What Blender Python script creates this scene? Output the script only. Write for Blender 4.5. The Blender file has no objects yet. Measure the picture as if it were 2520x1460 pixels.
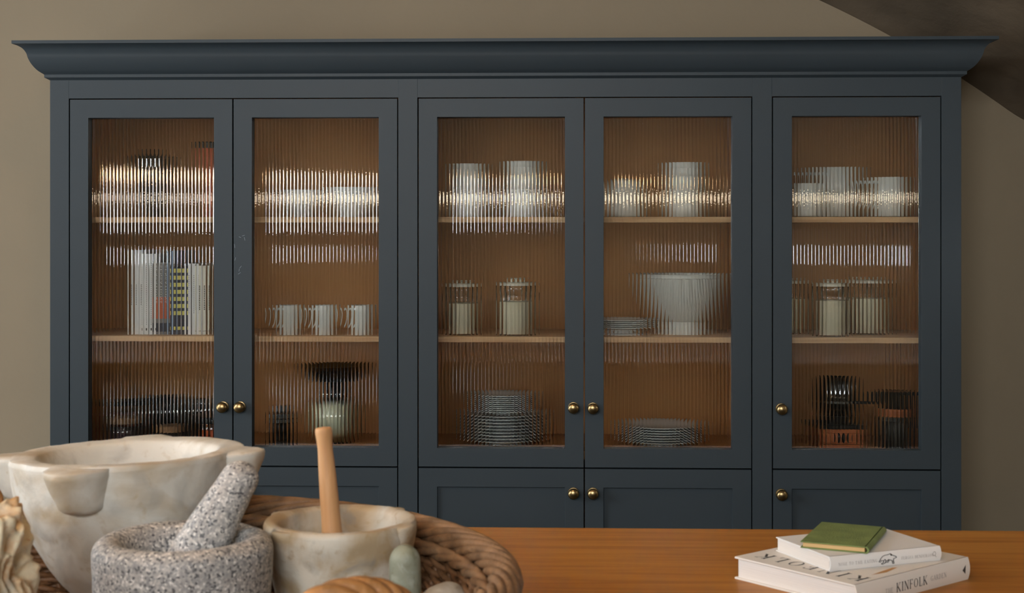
import bpy, bmesh, math, random
import numpy as np
from mathutils import Vector, Matrix, noise as mn

random.seed(7)
PI = math.pi
SC = bpy.context.scene
COL = SC.collection

# ------------------------------------------------------------------ camera
F = 3500.0                      # focal length in pixels of the 2520 wide frame
TH = math.radians(1.9156)       # slight turn to the left
CAM = Vector((0.159, -3.844, 1.42))
HOR = 565.0                     # eye level row
cd = bpy.data.cameras.new('camera')
cam = bpy.data.objects.new('camera', cd); COL.objects.link(cam)
cd.sensor_width = 36.0
cd.lens = 36.0 * F / 2520.0
cd.shift_y = -(730.0 - HOR) / 2520.0
cd.clip_start = 0.05
cam.location = CAM
cam.rotation_euler = (PI / 2, 0, TH)
cd.dof.use_dof = True
cd.dof.focus_distance = 3.88
cd.dof.aperture_fstop = 13.0
SC.camera = cam

# ------------------------------------------------------------------ world + view
w = bpy.data.worlds.new('world'); SC.world = w; w.use_nodes = True
w.node_tree.nodes['Background'].inputs[0].default_value = (0.6, 0.7, 0.8, 1)
w.node_tree.nodes['Background'].inputs[1].default_value = 0.3
vs = SC.view_settings
vs.view_transform = 'Standard'; vs.look = 'None'; vs.exposure = 0.85; vs.gamma = 1.0
vs.use_curve_mapping = False
SC.cycles.sample_clamp_indirect = 14.0
SC.cycles.use_adaptive_sampling = True; SC.cycles.adaptive_threshold = 0.03
SC.cycles.use_light_tree = False
SC.cycles.max_bounces = 9; SC.cycles.diffuse_bounces = 3; SC.cycles.glossy_bounces = 4
SC.cycles.transmission_bounces = 8; SC.cycles.transparent_max_bounces = 8

DAY = (0.86, 0.94, 1.0)         # daylight through the windows
WARM = (1.0, 0.60, 0.28)        # lamp light
WIN_L, WIN_SIDE, ADDED_R, HIGH_L, STRIP_L, SPOT_W = 16.0, 4.5, 9.0, 22.0, 24.0, 130.0

RIGHT = Vector((math.cos(TH), math.sin(TH), 0)); FWD = Vector((-math.sin(TH), math.cos(TH), 0))
def at(u, v, Y):
    """world point on the vertical plane y=Y that the photo shows at pixel u, v"""
    d = FWD + RIGHT * ((u - 1260) / F) + Vector((0, 0, -(v - HOR) / F))
    return CAM + d * ((Y - CAM.y) / d.y)
def from_cam(lat, dep, z):
    p = CAM + RIGHT * lat + FWD * dep
    return Vector((p.x, p.y, z))

# ------------------------------------------------------------------ materials
MATS = {}
def nt_new(name):
    m = bpy.data.materials.new(name); m.use_nodes = True
    MATS[name] = m
    nt = m.node_tree
    return m, nt, nt.nodes['Principled BSDF'], nt.nodes['Material Output']
def srgb(r, g, b):
    f = lambda c: (c / 255 / 12.92) if c / 255 <= 0.04045 else ((c / 255 + 0.055) / 1.055) ** 2.4
    return (f(r), f(g), f(b), 1)
def plain(name, col, rough=0.5, metal=0.0, bump=0.0, bscale=80.0, var=0.0, vscale=6.0, spec=0.5, stretch=(1, 1, 1)):
    m, nt, bs, out = nt_new(name)
    bs.inputs['Base Color'].default_value = col
    bs.inputs['Roughness'].default_value = rough
    bs.inputs['Metallic'].default_value = metal
    bs.inputs['Specular IOR Level'].default_value = spec
    if var or bump:
        tc = nt.nodes.new('ShaderNodeTexCoord'); mp = nt.nodes.new('ShaderNodeMapping')
        mp.inputs['Scale'].default_value = stretch
        nt.links.new(tc.outputs['Object'], mp.inputs['Vector'])
    if var:
        n = nt.nodes.new('ShaderNodeTexNoise'); n.inputs['Scale'].default_value = vscale; n.inputs['Detail'].default_value = 5
        nt.links.new(mp.outputs['Vector'], n.inputs['Vector'])
        r = nt.nodes.new('ShaderNodeValToRGB')
        lo = tuple(c * (1 - var) for c in col[:3]) + (1,); hi = tuple(min(1, c * (1 + var)) for c in col[:3]) + (1,)
        r.color_ramp.elements[0].color = lo; r.color_ramp.elements[1].color = hi
        r.color_ramp.elements[0].position = 0.3; r.color_ramp.elements[1].position = 0.7
        nt.links.new(n.outputs['Fac'], r.inputs['Fac']); nt.links.new(r.outputs['Color'], bs.inputs['Base Color'])
    if bump:
        n2 = nt.nodes.new('ShaderNodeTexNoise'); n2.inputs['Scale'].default_value = bscale; n2.inputs['Detail'].default_value = 6
        nt.links.new(mp.outputs['Vector'], n2.inputs['Vector'])
        b = nt.nodes.new('ShaderNodeBump'); b.inputs['Strength'].default_value = bump; b.inputs['Distance'].default_value = 0.01
        nt.links.new(n2.outputs['Fac'], b.inputs['Height']); nt.links.new(b.outputs['Normal'], bs.inputs['Normal'])
    return m
def wood(name, dark, light, rough=0.45, scale=6.0, stretch=(1, 14, 14), bump=0.05, spec=0.4, big=None):
    m, nt, bs, out = nt_new(name)
    tc = nt.nodes.new('ShaderNodeTexCoord'); mp = nt.nodes.new('ShaderNodeMapping')
    mp.inputs['Scale'].default_value = stretch
    nt.links.new(tc.outputs['Object'], mp.inputs['Vector'])
    n = nt.nodes.new('ShaderNodeTexNoise'); n.inputs['Scale'].default_value = scale; n.inputs['Detail'].default_value = 8
    n.inputs['Distortion'].default_value = 0.6
    nt.links.new(mp.outputs['Vector'], n.inputs['Vector'])
    r = nt.nodes.new('ShaderNodeValToRGB')
    r.color_ramp.elements[0].color = dark; r.color_ramp.elements[1].color = light
    r.color_ramp.elements[0].position = 0.32; r.color_ramp.elements[1].position = 0.68
    nt.links.new(n.outputs['Fac'], r.inputs['Fac'])
    nt.links.new(r.outputs['Color'], bs.inputs['Base Color'])
    b = nt.nodes.new('ShaderNodeBump'); b.inputs['Strength'].default_value = bump; b.inputs['Distance'].default_value = 0.004
    nt.links.new(n.outputs['Fac'], b.inputs['Height']); nt.links.new(b.outputs['Normal'], bs.inputs['Normal'])
    bs.inputs['Roughness'].default_value = rough; bs.inputs['Specular IOR Level'].default_value = spec
    return m
def emit(name, col, s):
    m, nt, bs, out = nt_new(name)
    nt.nodes.remove(bs)
    e = nt.nodes.new('ShaderNodeEmission'); e.inputs[0].default_value = (*col, 1); e.inputs[1].default_value = s
    nt.links.new(e.outputs[0], out.inputs[0]); return m
def thin_glass(name, tint=(0.98, 0.99, 0.98), refl=0.02, rough=0.02):
    m, nt, bs, out = nt_new(name); nt.nodes.remove(bs)
    fr = nt.nodes.new('ShaderNodeFresnel'); fr.inputs[0].default_value = 1.5
    ad = nt.nodes.new('ShaderNodeMath'); ad.operation = 'ADD'; ad.inputs[1].default_value = refl; ad.use_clamp = True
    nt.links.new(fr.outputs[0], ad.inputs[0])
    t = nt.nodes.new('ShaderNodeBsdfTransparent'); t.inputs[0].default_value = (*tint, 1)
    g = nt.nodes.new('ShaderNodeBsdfGlossy'); g.inputs['Roughness'].default_value = rough
    mx = nt.nodes.new('ShaderNodeMixShader')
    nt.links.new(ad.outputs[0], mx.inputs[0]); nt.links.new(t.outputs[0], mx.inputs[1]); nt.links.new(g.outputs[0], mx.inputs[2])
    nt.links.new(mx.outputs[0], out.inputs[0]); return m
def reeded_glass(name):
    m, nt, bs, out = nt_new(name); nt.nodes.remove(bs)
    g = nt.nodes.new('ShaderNodeBsdfGlass'); g.inputs['IOR'].default_value = 1.5; g.inputs['Roughness'].default_value = 0.0
    g.inputs['Color'].default_value = (0.97, 0.98, 0.97, 1)
    gl = nt.nodes.new('ShaderNodeBsdfGlossy'); gl.inputs['Roughness'].default_value = 0.03
    mx = nt.nodes.new('ShaderNodeMixShader'); mx.inputs[0].default_value = 0.035
    nt.links.new(g.outputs[0], mx.inputs[1]); nt.links.new(gl.outputs[0], mx.inputs[2])
    tc = nt.nodes.new('ShaderNodeTexCoord'); n = nt.nodes.new('ShaderNodeTexNoise'); n.inputs['Scale'].default_value = 170; n.inputs['Detail'].default_value = 1
    b = nt.nodes.new('ShaderNodeBump'); b.inputs['Strength'].default_value = 1.0; b.inputs['Distance'].default_value = 0.00002
    nt.links.new(tc.outputs['Object'], n.inputs['Vector']); nt.links.new(n.outputs['Fac'], b.inputs['Height'])
    nt.links.new(b.outputs['Normal'], g.inputs['Normal']); nt.links.new(b.outputs['Normal'], gl.inputs['Normal'])
    nt.links.new(mx.outputs[0], out.inputs[0]); return m

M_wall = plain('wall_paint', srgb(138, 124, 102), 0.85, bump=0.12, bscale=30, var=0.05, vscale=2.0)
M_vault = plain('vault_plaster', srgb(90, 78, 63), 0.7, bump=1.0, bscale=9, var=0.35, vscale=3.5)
M_floor = plain('stone_floor', srgb(92, 80, 66), 0.6, var=0.2, vscale=3)
M_paint = plain('blue_grey_paint', srgb(52, 60, 65), 0.45, bump=0.02, bscale=200, var=0.03, vscale=5, spec=0.22)
M_oak = wood('oak_interior', srgb(178, 120, 64), srgb(212, 152, 88), 0.5, 5, (14, 14, 1))
M_shelf = wood('oak_shelf', srgb(196, 150, 104), srgb(228, 186, 138), 0.5, 5, (1, 14, 14))
M_glass = reeded_glass('reeded_glass')
M_jar = thin_glass('clear_glass')
M_smoke = thin_glass('smoked_glass', (0.30, 0.33, 0.36), 0.06)
M_dark = thin_glass('dark_glass', (0.20, 0.17, 0.16), 0.06)
M_brass = plain('aged_brass', srgb(158, 134, 94), 0.30, 1.0, bump=0.03, bscale=300)
M_white = plain('white_ceramic', srgb(226, 226, 220), 0.25, var=0.02)
M_dish = plain('white_glazed_plate', srgb(228, 232, 232), 0.2)
M_flour = plain('flour', srgb(246, 236, 212), 0.9)
M_cream = plain('cream_stoneware', srgb(232, 226, 208), 0.4)
M_table = wood('oak_worktop', srgb(156, 97, 34), srgb(182, 124, 52), 0.45, 3.2, (1, 16, 16), 0.04, 0.22)
M_black = plain('black_iron', srgb(32, 31, 31), 0.4, 0.6)
M_steel = plain('steel', srgb(170, 172, 172), 0.25, 1.0)
M_rust = plain('rust_red_card', srgb(182, 84, 48), 0.6)
M_orange = plain('orange_preserve', srgb(205, 92, 28), 0.4)
M_plum = plain('plum_preserve', srgb(70, 34, 48), 0.4)
M_cork = wood('lid_wood', srgb(128, 92, 60), srgb(168, 126, 86), 0.6, 8, (1, 6, 6))
M_boxwood = wood('grinder_wood', srgb(150, 78, 34), srgb(190, 106, 54), 0.4, 8, (1, 8, 8))
M_pestle = wood('pestle_wood', srgb(178, 130, 84), srgb(214, 168, 120), 0.55, 8, (6, 6, 1), 0.1)
M_paper = plain('page_edges', srgb(226, 220, 214), 0.9, var=0.06, vscale=10, stretch=(1, 1, 90))
M_cover = plain('white_cloth_cover', srgb(228, 222, 214), 0.7)
M_cover2 = plain('white_gloss_cover', srgb(234, 232, 230), 0.5)
M_cream_pages = plain('yellowed_pages', srgb(214, 178, 124), 0.9)
M_green = plain('green_book_cloth', srgb(116, 132, 74), 0.75, bump=0.2, bscale=400, var=0.22, vscale=30)
M_ink = plain('black_ink', srgb(58, 56, 56), 0.7)
M_inkgrey = plain('grey_ink', srgb(150, 146, 142), 0.7)
M_fawn = plain('fawn_print', srgb(190, 140, 84), 0.7)
M_greycover = plain('grey_book_cover', srgb(120, 116, 112), 0.6)
M_blue = plain('pale_blue_cover', srgb(150, 172, 200), 0.6)
M_navy = plain('navy_cover', srgb(34, 40, 58), 0.6)
M_yellow = plain('yellow_ink', srgb(216, 206, 110), 0.7)
M_scuff = plain('worn_paint', srgb(132, 142, 150), 0.8)
M_whiteink = plain('white_ink', srgb(225, 225, 222), 0.7)

def marble(name, base, brown, grey, light=None, sc=9.0, bump=0.35, thr=(0.50, 0.66)):
    m, nt, bs, out = nt_new(name)
    tc = nt.nodes.new('ShaderNodeTexCoord')
    def nz(s, d, off, dist=0.8):
        mp = nt.nodes.new('ShaderNodeMapping'); mp.inputs['Location'].default_value = (off, off * 1.7, -off)
        nt.links.new(tc.outputs['Object'], mp.inputs['Vector'])
        n = nt.nodes.new('ShaderNodeTexNoise'); n.inputs['Scale'].default_value = s; n.inputs['Detail'].default_value = d
        n.inputs['Distortion'].default_value = dist
        nt.links.new(mp.outputs['Vector'], n.inputs['Vector']); return n
    def ramp(n, a, b):
        r = nt.nodes.new('ShaderNodeMapRange'); r.inputs['From Min'].default_value = a; r.inputs['From Max'].default_value = b
        nt.links.new(n.outputs['Fac'], r.inputs['Value']); return r
    def mix(fac, a, b, s=1.0):
        x = nt.nodes.new('ShaderNodeMix'); x.data_type = 'RGBA'
        mu = nt.nodes.new('ShaderNodeMath'); mu.operation = 'MULTIPLY'; mu.inputs[1].default_value = s
        nt.links.new(fac.outputs[0], mu.inputs[0]); nt.links.new(mu.outputs[0], x.inputs['Factor'])
        if isinstance(a, tuple): x.inputs['A'].default_value = a
        else: nt.links.new(a, x.inputs['A'])
        x.inputs['B'].default_value = b
        return x.outputs['Result']
    c1 = mix(ramp(nz(sc, 5, 1.3), *thr), base, brown, 0.75)
    c2 = mix(ramp(nz(sc * 1.9, 6, 4.1), 0.54, 0.68), c1, grey, 0.55)
    c3 = mix(ramp(nz(sc * 6, 4, 9.1, 0.2), 0.60, 0.72), c2, brown, 0.5)
    nt.links.new(c3, bs.inputs['Base Color'])
    b = nt.nodes.new('ShaderNodeBump'); b.inputs['Strength'].default_value = bump; b.inputs['Distance'].default_value = 0.006
    nn = nz(45, 6, 2.2, 0.1)
    nt.links.new(nn.outputs['Fac'], b.inputs['Height']); nt.links.new(b.outputs['Normal'], bs.inputs['Normal'])
    bs.inputs['Roughness'].default_value = 0.55
    return m
M_marble = marble('cream_marble', srgb(204, 200, 190), srgb(168, 148, 116), srgb(160, 158, 152))
M_marble2 = marble('stained_marble', srgb(206, 199, 184), srgb(164, 136, 92), srgb(140, 138, 132), sc=14, thr=(0.42, 0.57))
M_glassstone = marble('green_grey_stone', srgb(140, 144, 126), srgb(112, 112, 90), srgb(168, 172, 160), sc=40, bump=0.2)
M_greystone = marble('grey_stone', srgb(186, 184, 176), srgb(140, 128, 108), srgb(214, 216, 218), sc=25, bump=0.2)
M_shell = marble('cream_shell', srgb(236, 220, 188), srgb(206, 150, 84), srgb(170, 162, 148), sc=22, bump=0.6, thr=(0.5, 0.62))

def granite(name):
    m, nt, bs, out = nt_new(name)
    tc = nt.nodes.new('ShaderNodeTexCoord')
    v = nt.nodes.new('ShaderNodeTexVoronoi'); v.inputs['Scale'].default_value = 400
    nt.links.new(tc.outputs['Object'], v.inputs['Vector'])
    sep = nt.nodes.new('ShaderNodeSeparateColor'); nt.links.new(v.outputs['Color'], sep.inputs[0])
    r = nt.nodes.new('ShaderNodeValToRGB'); cr = r.color_ramp
    cr.elements[0].color = srgb(84, 84, 86); cr.elements[0].position = 0.0
    cr.elements[1].color = srgb(226, 222, 216); cr.elements[1].position = 1.0
    for p, c in ((0.12, (104, 104, 104)), (0.22, (148, 147, 146)), (0.6, (168, 164, 160)), (0.85, (190, 186, 180))):
        e = cr.elements.new(p); e.color = srgb(*c)
    nt.links.new(sep.outputs[0], r.inputs['Fac'])
    nt.links.new(r.outputs['Color'], bs.inputs['Base Color'])
    b = nt.nodes.new('ShaderNodeBump'); b.inputs['Strength'].default_value = 0.25; b.inputs['Distance'].default_value = 0.002
    nt.links.new(sep.outputs[0], b.inputs['Height']); nt.links.new(b.outputs['Normal'], bs.inputs['Normal'])
    bs.inputs['Roughness'].default_value = 0.6
    return m
M_granite = granite('speckled_granite')
M_wicker = plain('wicker', srgb(122, 86, 56), 0.55, bump=0.25, bscale=160, var=0.4, vscale=40)
M_wicker_l = plain('wicker_rim', srgb(136, 104, 74), 0.55, bump=0.3, bscale=140, var=0.4, vscale=35)
M_handle = plain('wicker_handle', srgb(178, 126, 74), 0.5, bump=0.3, bscale=140, var=0.3, vscale=40)
M_day = emit('daylight_pane', DAY, WIN_L)
M_day_side = emit('daylight_side_pane', DAY, WIN_SIDE)
M_added_right = emit('added_right_glow', DAY, ADDED_R)
M_added_high = emit('added_high_glow', (0.93, 0.97, 1.0), HIGH_L)
M_added_left_high = emit('added_left_high_glow', DAY, 9.0)
M_added_low = emit('added_low_glow', DAY, 2.2)
M_strip = emit('warm_strip_glow', WARM, STRIP_L)
M_strip2 = emit('pale_strip_glow', (1.0, 0.80, 0.55), STRIP_L * .4)
M_spot = emit('warm_spot_glow', WARM, SPOT_W)

# ------------------------------------------------------------------ mesh helpers
def mesh_obj(name, vf, mat, parent=None, smooth=None, bevel=0.0, loc=None, rot=None, bseg=2):
    v, f = vf
    me = bpy.data.meshes.new(name); me.from_pydata([tuple(p) for p in v], [], [tuple(q) for q in f]); me.update()
    bm = bmesh.new(); bm.from_mesh(me)
    bmesh.ops.recalc_face_normals(bm, faces=bm.faces)
    if bevel:
        es = [e for e in bm.edges if len(e.link_faces) == 2 and e.calc_face_angle(0) > 0.5]
        bmesh.ops.bevel(bm, geom=es, offset=bevel, segments=bseg, affect='EDGES', profile=0.5)
    bm.to_mesh(me); bm.free()
    if smooth is not None:
        me.polygons.foreach_set('use_smooth', [True] * len(me.polygons))
        me.set_sharp_from_angle(angle=math.radians(smooth))
    me.materials.append(mat)
    o = bpy.data.objects.new(name, me); COL.objects.link(o)
    if parent: o.parent = parent
    if loc is not None: o.location = loc
    if rot is not None: o.rotation_euler = rot
    return o
def tag(o, label, cat, group=None):
    o['label'] = label; o['category'] = cat
    if group: o['group'] = group
    return o
def thing(name, label, cat, loc=(0, 0, 0), rz=0.0, group=None):
    o = bpy.data.objects.new(name, None); COL.objects.link(o)
    o.empty_display_size = 0.05
    o.location = loc; o.rotation_euler = (0, 0, rz)
    return tag(o, label, cat, group)
def struct(name, vf, mat, **k):
    o = mesh_obj(name, vf, mat, **k); o['kind'] = 'structure'; return o
def box(x0, x1, y0, y1, z0, z1):
    v = [(x, y, z) for z in (z0, z1) for y in (y0, y1) for x in (x0, x1)]
    f = [(0, 2, 3, 1), (4, 5, 7, 6), (0, 1, 5, 4), (2, 6, 7, 3), (0, 4, 6, 2), (1, 3, 7, 5)]
    return v, f
def join(*parts):
    V, Fc = [], []
    for v, f in parts:
        o = len(V); V += list(v); Fc += [tuple(i + o for i in q) for q in f]
    return V, Fc
def ring_frame(x0, x1, z0, z1, b, y0, y1):
    """rectangular frame: outer rect, border b, between y0 and y1"""
    R = [((x0, z0), (x1, z0), (x1, z1), (x0, z1)), ((x0 + b, z0 + b), (x1 - b, z0 + b), (x1 - b, z1 - b), (x0 + b, z1 - b))]
    v = [(x, y, z) for y in (y0, y1) for r in R for x, z in r]
    f = []
    for i in range(4):
        j = (i + 1) % 4
        f += [(i, j, 4 + j, 4 + i), (8 + i, 12 + i, 12 + j, 8 + j), (i, 8 + i, 8 + j, j), (4 + i, 4 + j, 12 + j, 12 + i)]
    return v, f
def lathe(prof, seg=48, rmod=None, axis='z'):
    """closed at the axis wherever r == 0"""
    v, f, rows = [], [], []
    for r, z in prof:
        if r <= 1e-9:
            rows.append([len(v)]); v.append((0, 0, z))
        else:
            row = []
            for k in range(seg):
                a = 2 * PI * k / seg
                rr = r * (rmod(a, r, z) if rmod else 1)
                row.append(len(v)); v.append((rr * math.cos(a), rr * math.sin(a), z))
            rows.append(row)
    for a, b in zip(rows[:-1], rows[1:]):
        for k in range(seg):
            k2 = (k + 1) % seg
            if len(a) == 1 and len(b) == 1: continue
            if len(a) == 1: f.append((a[0], b[k], b[k2]))
            elif len(b) == 1: f.append((a[k], b[0], a[k2]))
            else: f.append((a[k], b[k], b[k2], a[k2]))
    if axis == 'y-':     # z axis of the profile points towards -y
        v = [(x, -z, y) for x, y, z in v]
    return v, f
def tube(path, rad, seg=8, closed=False, squash=1.0):
    P = [Vector(p) for p in path]; n = len(P)
    R = rad if isinstance(rad, (list, tuple)) else [rad] * n
    v, f = [], []
    up = Vector((0, 0, 1)); prevn = None
    for i in range(n):
        t = (P[(i + 1) % n] - P[i - 1]) if closed else (P[min(i + 1, n - 1)] - P[max(i - 1, 0)])
        t.normalize()
        if prevn is None:
            a = up if abs(t.z) < 0.9 else Vector((1, 0, 0))
            nn = (a - t * a.dot(t)).normalized()
        else:
            nn = (prevn - t * prevn.dot(t)).normalized()
        prevn = nn
        b = t.cross(nn)
        for k in range(seg):
            an = 2 * PI * k / seg
            v.append(P[i] + nn * (R[i] * math.cos(an)) + b * (R[i] * squash * math.sin(an)))
    m = n if closed else n - 1
    for i in range(m):
        j = (i + 1) % n
        for k in range(seg):
            k2 = (k + 1) % seg
            f.append((i * seg + k, i * seg + k2, j * seg + k2, j * seg + k))
    if not closed:
        f.append(tuple(range(seg - 1, -1, -1))); f.append(tuple((n - 1) * seg + k for k in range(seg)))
    return v, f
def smoothpath(pts, n=8):
    """Catmull-Rom"""
    P = [Vector(p) for p in pts]; out = []
    for i in range(len(P) - 1):
        p0 = P[max(i - 1, 0)]; p1 = P[i]; p2 = P[i + 1]; p3 = P[min(i + 2, len(P) - 1)]
        for k in range(n):
            t = k / n
            out.append(0.5 * ((2 * p1) + (p2 - p0) * t + (2 * p0 - 5 * p1 + 4 * p2 - p3) * t * t + (3 * p1 - p0 - 3 * p2 + p3) * t ** 3))
    out.append(P[-1]); return out
def sprof(pts, n=6):
    return [(max(0, p.x), p.y) for p in smoothpath([Vector((a, b, 0)) for a, b in pts], n)]

def strokes(lines, w, P):
    """flat poly-lines in plane coordinates mapped by P(x, y)"""
    V, Fc = [], []
    for ln in lines:
        for (x0, y0), (x1, y1) in zip(ln[:-1], ln[1:]):
            d = Vector((x1 - x0, y1 - y0));
            if d.length < 1e-9: continue
            d.normalize(); nx, ny = -d.y * w / 2, d.x * w / 2; ex, ey = d.x * w * .3, d.y * w * .3
            o = len(V); V += [P(x0 + nx - ex, y0 + ny - ey), P(x0 - nx - ex, y0 - ny - ey), P(x1 - nx + ex, y1 - ny + ey), P(x1 + nx + ex, y1 + ny + ey)]; Fc.append((o, o + 1, o + 2, o + 3))
    return V, Fc

# ------------------------------------------------------------------ room shell
BW = 0.40            # wall plane behind the dresser
XL, XR, YB = -3.4, 1.68, -6.8
struct('wall_back', box(XL - 0.1, XR + 0.1, BW, BW + 0.1, 0, 3.3), M_wall)
# soft rounded corner where the back wall turns towards the room
v, f = [], []
for k in range(17):
    a = PI / 2 * k / 16
    for z in (0, 3.3): v.append((XR - .2 + .2 * math.sin(a), BW - .2 + .2 * math.cos(a), z))
for z in (0, 3.3): v.append((XR + .02, BW + .02, z))
for k in range(16): f.append((2 * k, 2 * k + 2, 2 * k + 3, 2 * k + 1))
f += [(32, 34, 35, 33), (34, 0, 1, 35), tuple(range(34, -1, -2)), tuple(range(1, 36, 2))]
struct('wall_corner', (v, f), M_wall, smooth=40)
struct('wall_left', box(XL - 0.1, XL, YB, BW, 0, 3.3), M_wall)
struct('wall_right', box(XR, XR + 0.1, YB, BW, 0, 3.3), M_wall)
struct('wall_front', box(XL - 0.1, XR + 0.1, YB - 0.1, YB, 0, 3.3), M_wall)
struct('floor', box(XL - 0.1, XR + 0.1, YB, BW, -0.1, 0), M_floor)
# plastered vault coming down on the right: circle through points seen on the back wall
pts = [at(2005, 0, BW), at(2185, 88, BW), at(2372, 205, BW), at(2520, 303, BW)]
A_ = np.array([[2 * p.x, 2 * p.z, 1] for p in pts]); B_ = np.array([p.x ** 2 + p.z ** 2 for p in pts])
cx, cz, cc = np.linalg.lstsq(A_, B_, rcond=None)[0]
VR = math.sqrt(cc + cx * cx + cz * cz)
RISE, RUN = 0.50, 1.3      # the vault lifts away from the wall towards the room
def lift(y): return RISE * min(1.0, max(0.0, (BW - y) / RUN)) ** 0.8
def vault(n=56):
    v, f = [], []
    ys = [BW + 0.02 - (i / 80) ** 1.5 * (BW - YB + .02) for i in range(81)]
    for y in ys:
        R_ = VR + lift(y)
        a0, a1 = PI / 2, math.acos(min(0.999, (XR + 0.05 - cx) / R_))
        v.append((XL - .1, y, cz + R_))
        for k in range(n + 1):
            a = a0 + (a1 - a0) * k / n
            r = R_ + 0.014 * mn.noise(Vector((a * VR * 2.2, y * 2.0, 3))) * min(1, (BW - y) * 3)
            v.append((cx + r * math.cos(a), y, cz + r * math.sin(a)))
    for i in range(80):
        for k in range(n + 1):
            q = i * (n + 2) + k
            f.append((q, q + 1, q + n + 3, q + n + 2))
    return v, f
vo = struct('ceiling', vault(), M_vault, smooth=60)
CZ = cz + VR + RISE
print('VAULT', cx, cz, VR, CZ)

# windows: frames with lit panes, some added for their light (all behind or beside the camera)
def window_x(name, x, y0, y1, z0, z1, bars_z, mat, side):
    s = 1 if side == 'l' else -1
    parts = [box(min(x, x + s * .05), max(x, x + s * .05), y0 - .06, y0, z0 - .06, z1 + .06), box(min(x, x + s * .05), max(x, x + s * .05), y1, y1 + .06, z0 - .06, z1 + .06),
             box(min(x, x + s * .05), max(x, x + s * .05), y0, y1, z1, z1 + .06), box(min(x, x + s * .08), max(x, x + s * .08), y0, y1, z0 - .06, z0)]
    for a, b in bars_z: parts.append(box(min(x, x + s * .04), max(x, x + s * .04), y0, y1, a, b))
    o = struct(name, join(*parts), M_cover)
    zs = [z0] + [q for ab in bars_z for q in ab] + [z1]
    for a, b in zip(zs[::2], zs[1::2]):
        mesh_obj('window_pane', box(min(x + s * .004, x + s * .012), max(x + s * .004, x + s * .012), y0, y1, a, b), mat, o)
    return o
window_x('window_1', XL, -3.0, -1.35, 1.405, 1.715, [], M_day, 'l')
window_x('window_6', XL, -2.02, -1.35, 1.255, 1.335, [], M_day, 'l')
window_x('window_2', XL, -0.95, -0.10, 0.20, 1.05, [], M_day_side, 'l')
window_x('window_3', XR, -0.95, -0.50, 1.300, 1.365, [], M_added_right, 'r')  # unseen glowing slit, added and sized for the low streaks in the right panes
# added high windows behind the camera, unseen, to brighten the cabinet interior
for k, (wx0, wx1) in enumerate(((-2.1, -0.9), (-0.7, 0.5))):
    wo = struct('window_%d' % (7 + k), ring_frame(wx0 - .06, wx1 + .06, 2.34 - .06, 2.86 + .06, .06, YB, YB + .05), M_cover)
    mesh_obj('window_pane', box(wx0, wx1, YB + .004, YB + .012, 2.34, 2.86), M_added_high, wo)
window_x('window_4', XL, -3.7, -1.7, 2.26, 2.80, [], M_added_left_high, 'l')  # added unseen window, lights the foreground from high left
window_x('window_5', XL, -2.75, -1.35, 0.50, 0.64, [], M_added_low, 'l')  # added unseen glow, gives the dim low streak in the glass
# lamps behind the camera
def strip_lamp(x0, x1, y0, y1, z0, z1, m, label, hx, hy):
    t = thing('strip_light', label, 'lamp', ((x0 + x1) / 2, (y0 + y1) / 2, z0))
    L, Wd, H = (x1 - x0) / 2, (y1 - y0) / 2, z1 - z0
    mesh_obj('diffuser', box(-L, L, -Wd, Wd, 0, H), m, t)
    mesh_obj('housing', box(-L - .01 + hx, L + .01 + hx, -Wd - .01 + hy, Wd + .01 + hy, H, H + .03), M_brass, t)
strip_lamp(XL + .01, XL + .05, -4.3, -3.1, 1.70, 1.76, M_strip, 'warm glowing strip light on the wall beside the window', 0, 0)
strip_lamp(-1.2, 1.0, YB + .01, YB + .05, 1.63, 1.68, M_strip2, 'pale warm strip light on the wall facing the dresser', 0, 0)
for i, (x, y, l) in enumerate(((-0.35, -1.75, 'round warm ceiling spotlight over the worktop'), (-1.2, -3.2, 'round warm ceiling spotlight behind the worktop'))):
    t = thing('ceiling_spotlight', l, 'lamp', (x, y, CZ - .03))
    if x > cx: t.location.z = cz + math.sqrt((VR + lift(y)) ** 2 - (x - cx) ** 2) - .04
    mesh_obj('trim_ring', lathe([(.065, 0), (.09, 0), (.09, .05), (.065, .05), (.065, 0)], 32), M_brass, t)
    mesh_obj('bulb', lathe([(0, .01), (.062, .01), (.062, .03), (0, .03)], 32), M_spot, t)

# ------------------------------------------------------------------ dresser
W = 2.467; H2 = W / 2
DW, ST = 0.45150, 0.052374
edges = [-H2 + k for k in (0, ST, ST + DW, ST + 2 * DW, 2 * ST + 2 * DW, 2 * ST + 3 * DW, 2 * ST + 4 * DW, 3 * ST + 4 * DW, 3 * ST + 5 * DW, W)]
Z_TOP, Z_DT, Z_DB = 1.832, 1.778, 0.775
Z_PT, Z_PB = 1.7266, 0.8266
BRD = 0.0505
GAP = 0.0017
DT = 0.038        # door thickness
Z_SH = (1.4545, 1.1258); SHT = 0.0155
Z_DECK = 0.815
SH_Y = 0.055
dr = thing('dresser', 'tall blue-grey painted dresser with reeded glass doors above solid panelled doors', 'dresser', (0, 0, 0))
mesh_obj('side_panel', box(-H2, -H2 + .02, .022, BW - .004, 0, Z_TOP), M_paint, dr)
mesh_obj('side_panel', box(H2 - .02, H2, .022, BW - .004, 0, Z_TOP), M_paint, dr)
for i, (a, b) in enumerate(((0, 1), (3, 4), (6, 7), (8, 9))):
    mesh_obj('stile', box(edges[a], edges[b], 0, .022, 0, Z_TOP), M_paint, dr, bevel=0.0008)
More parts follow.
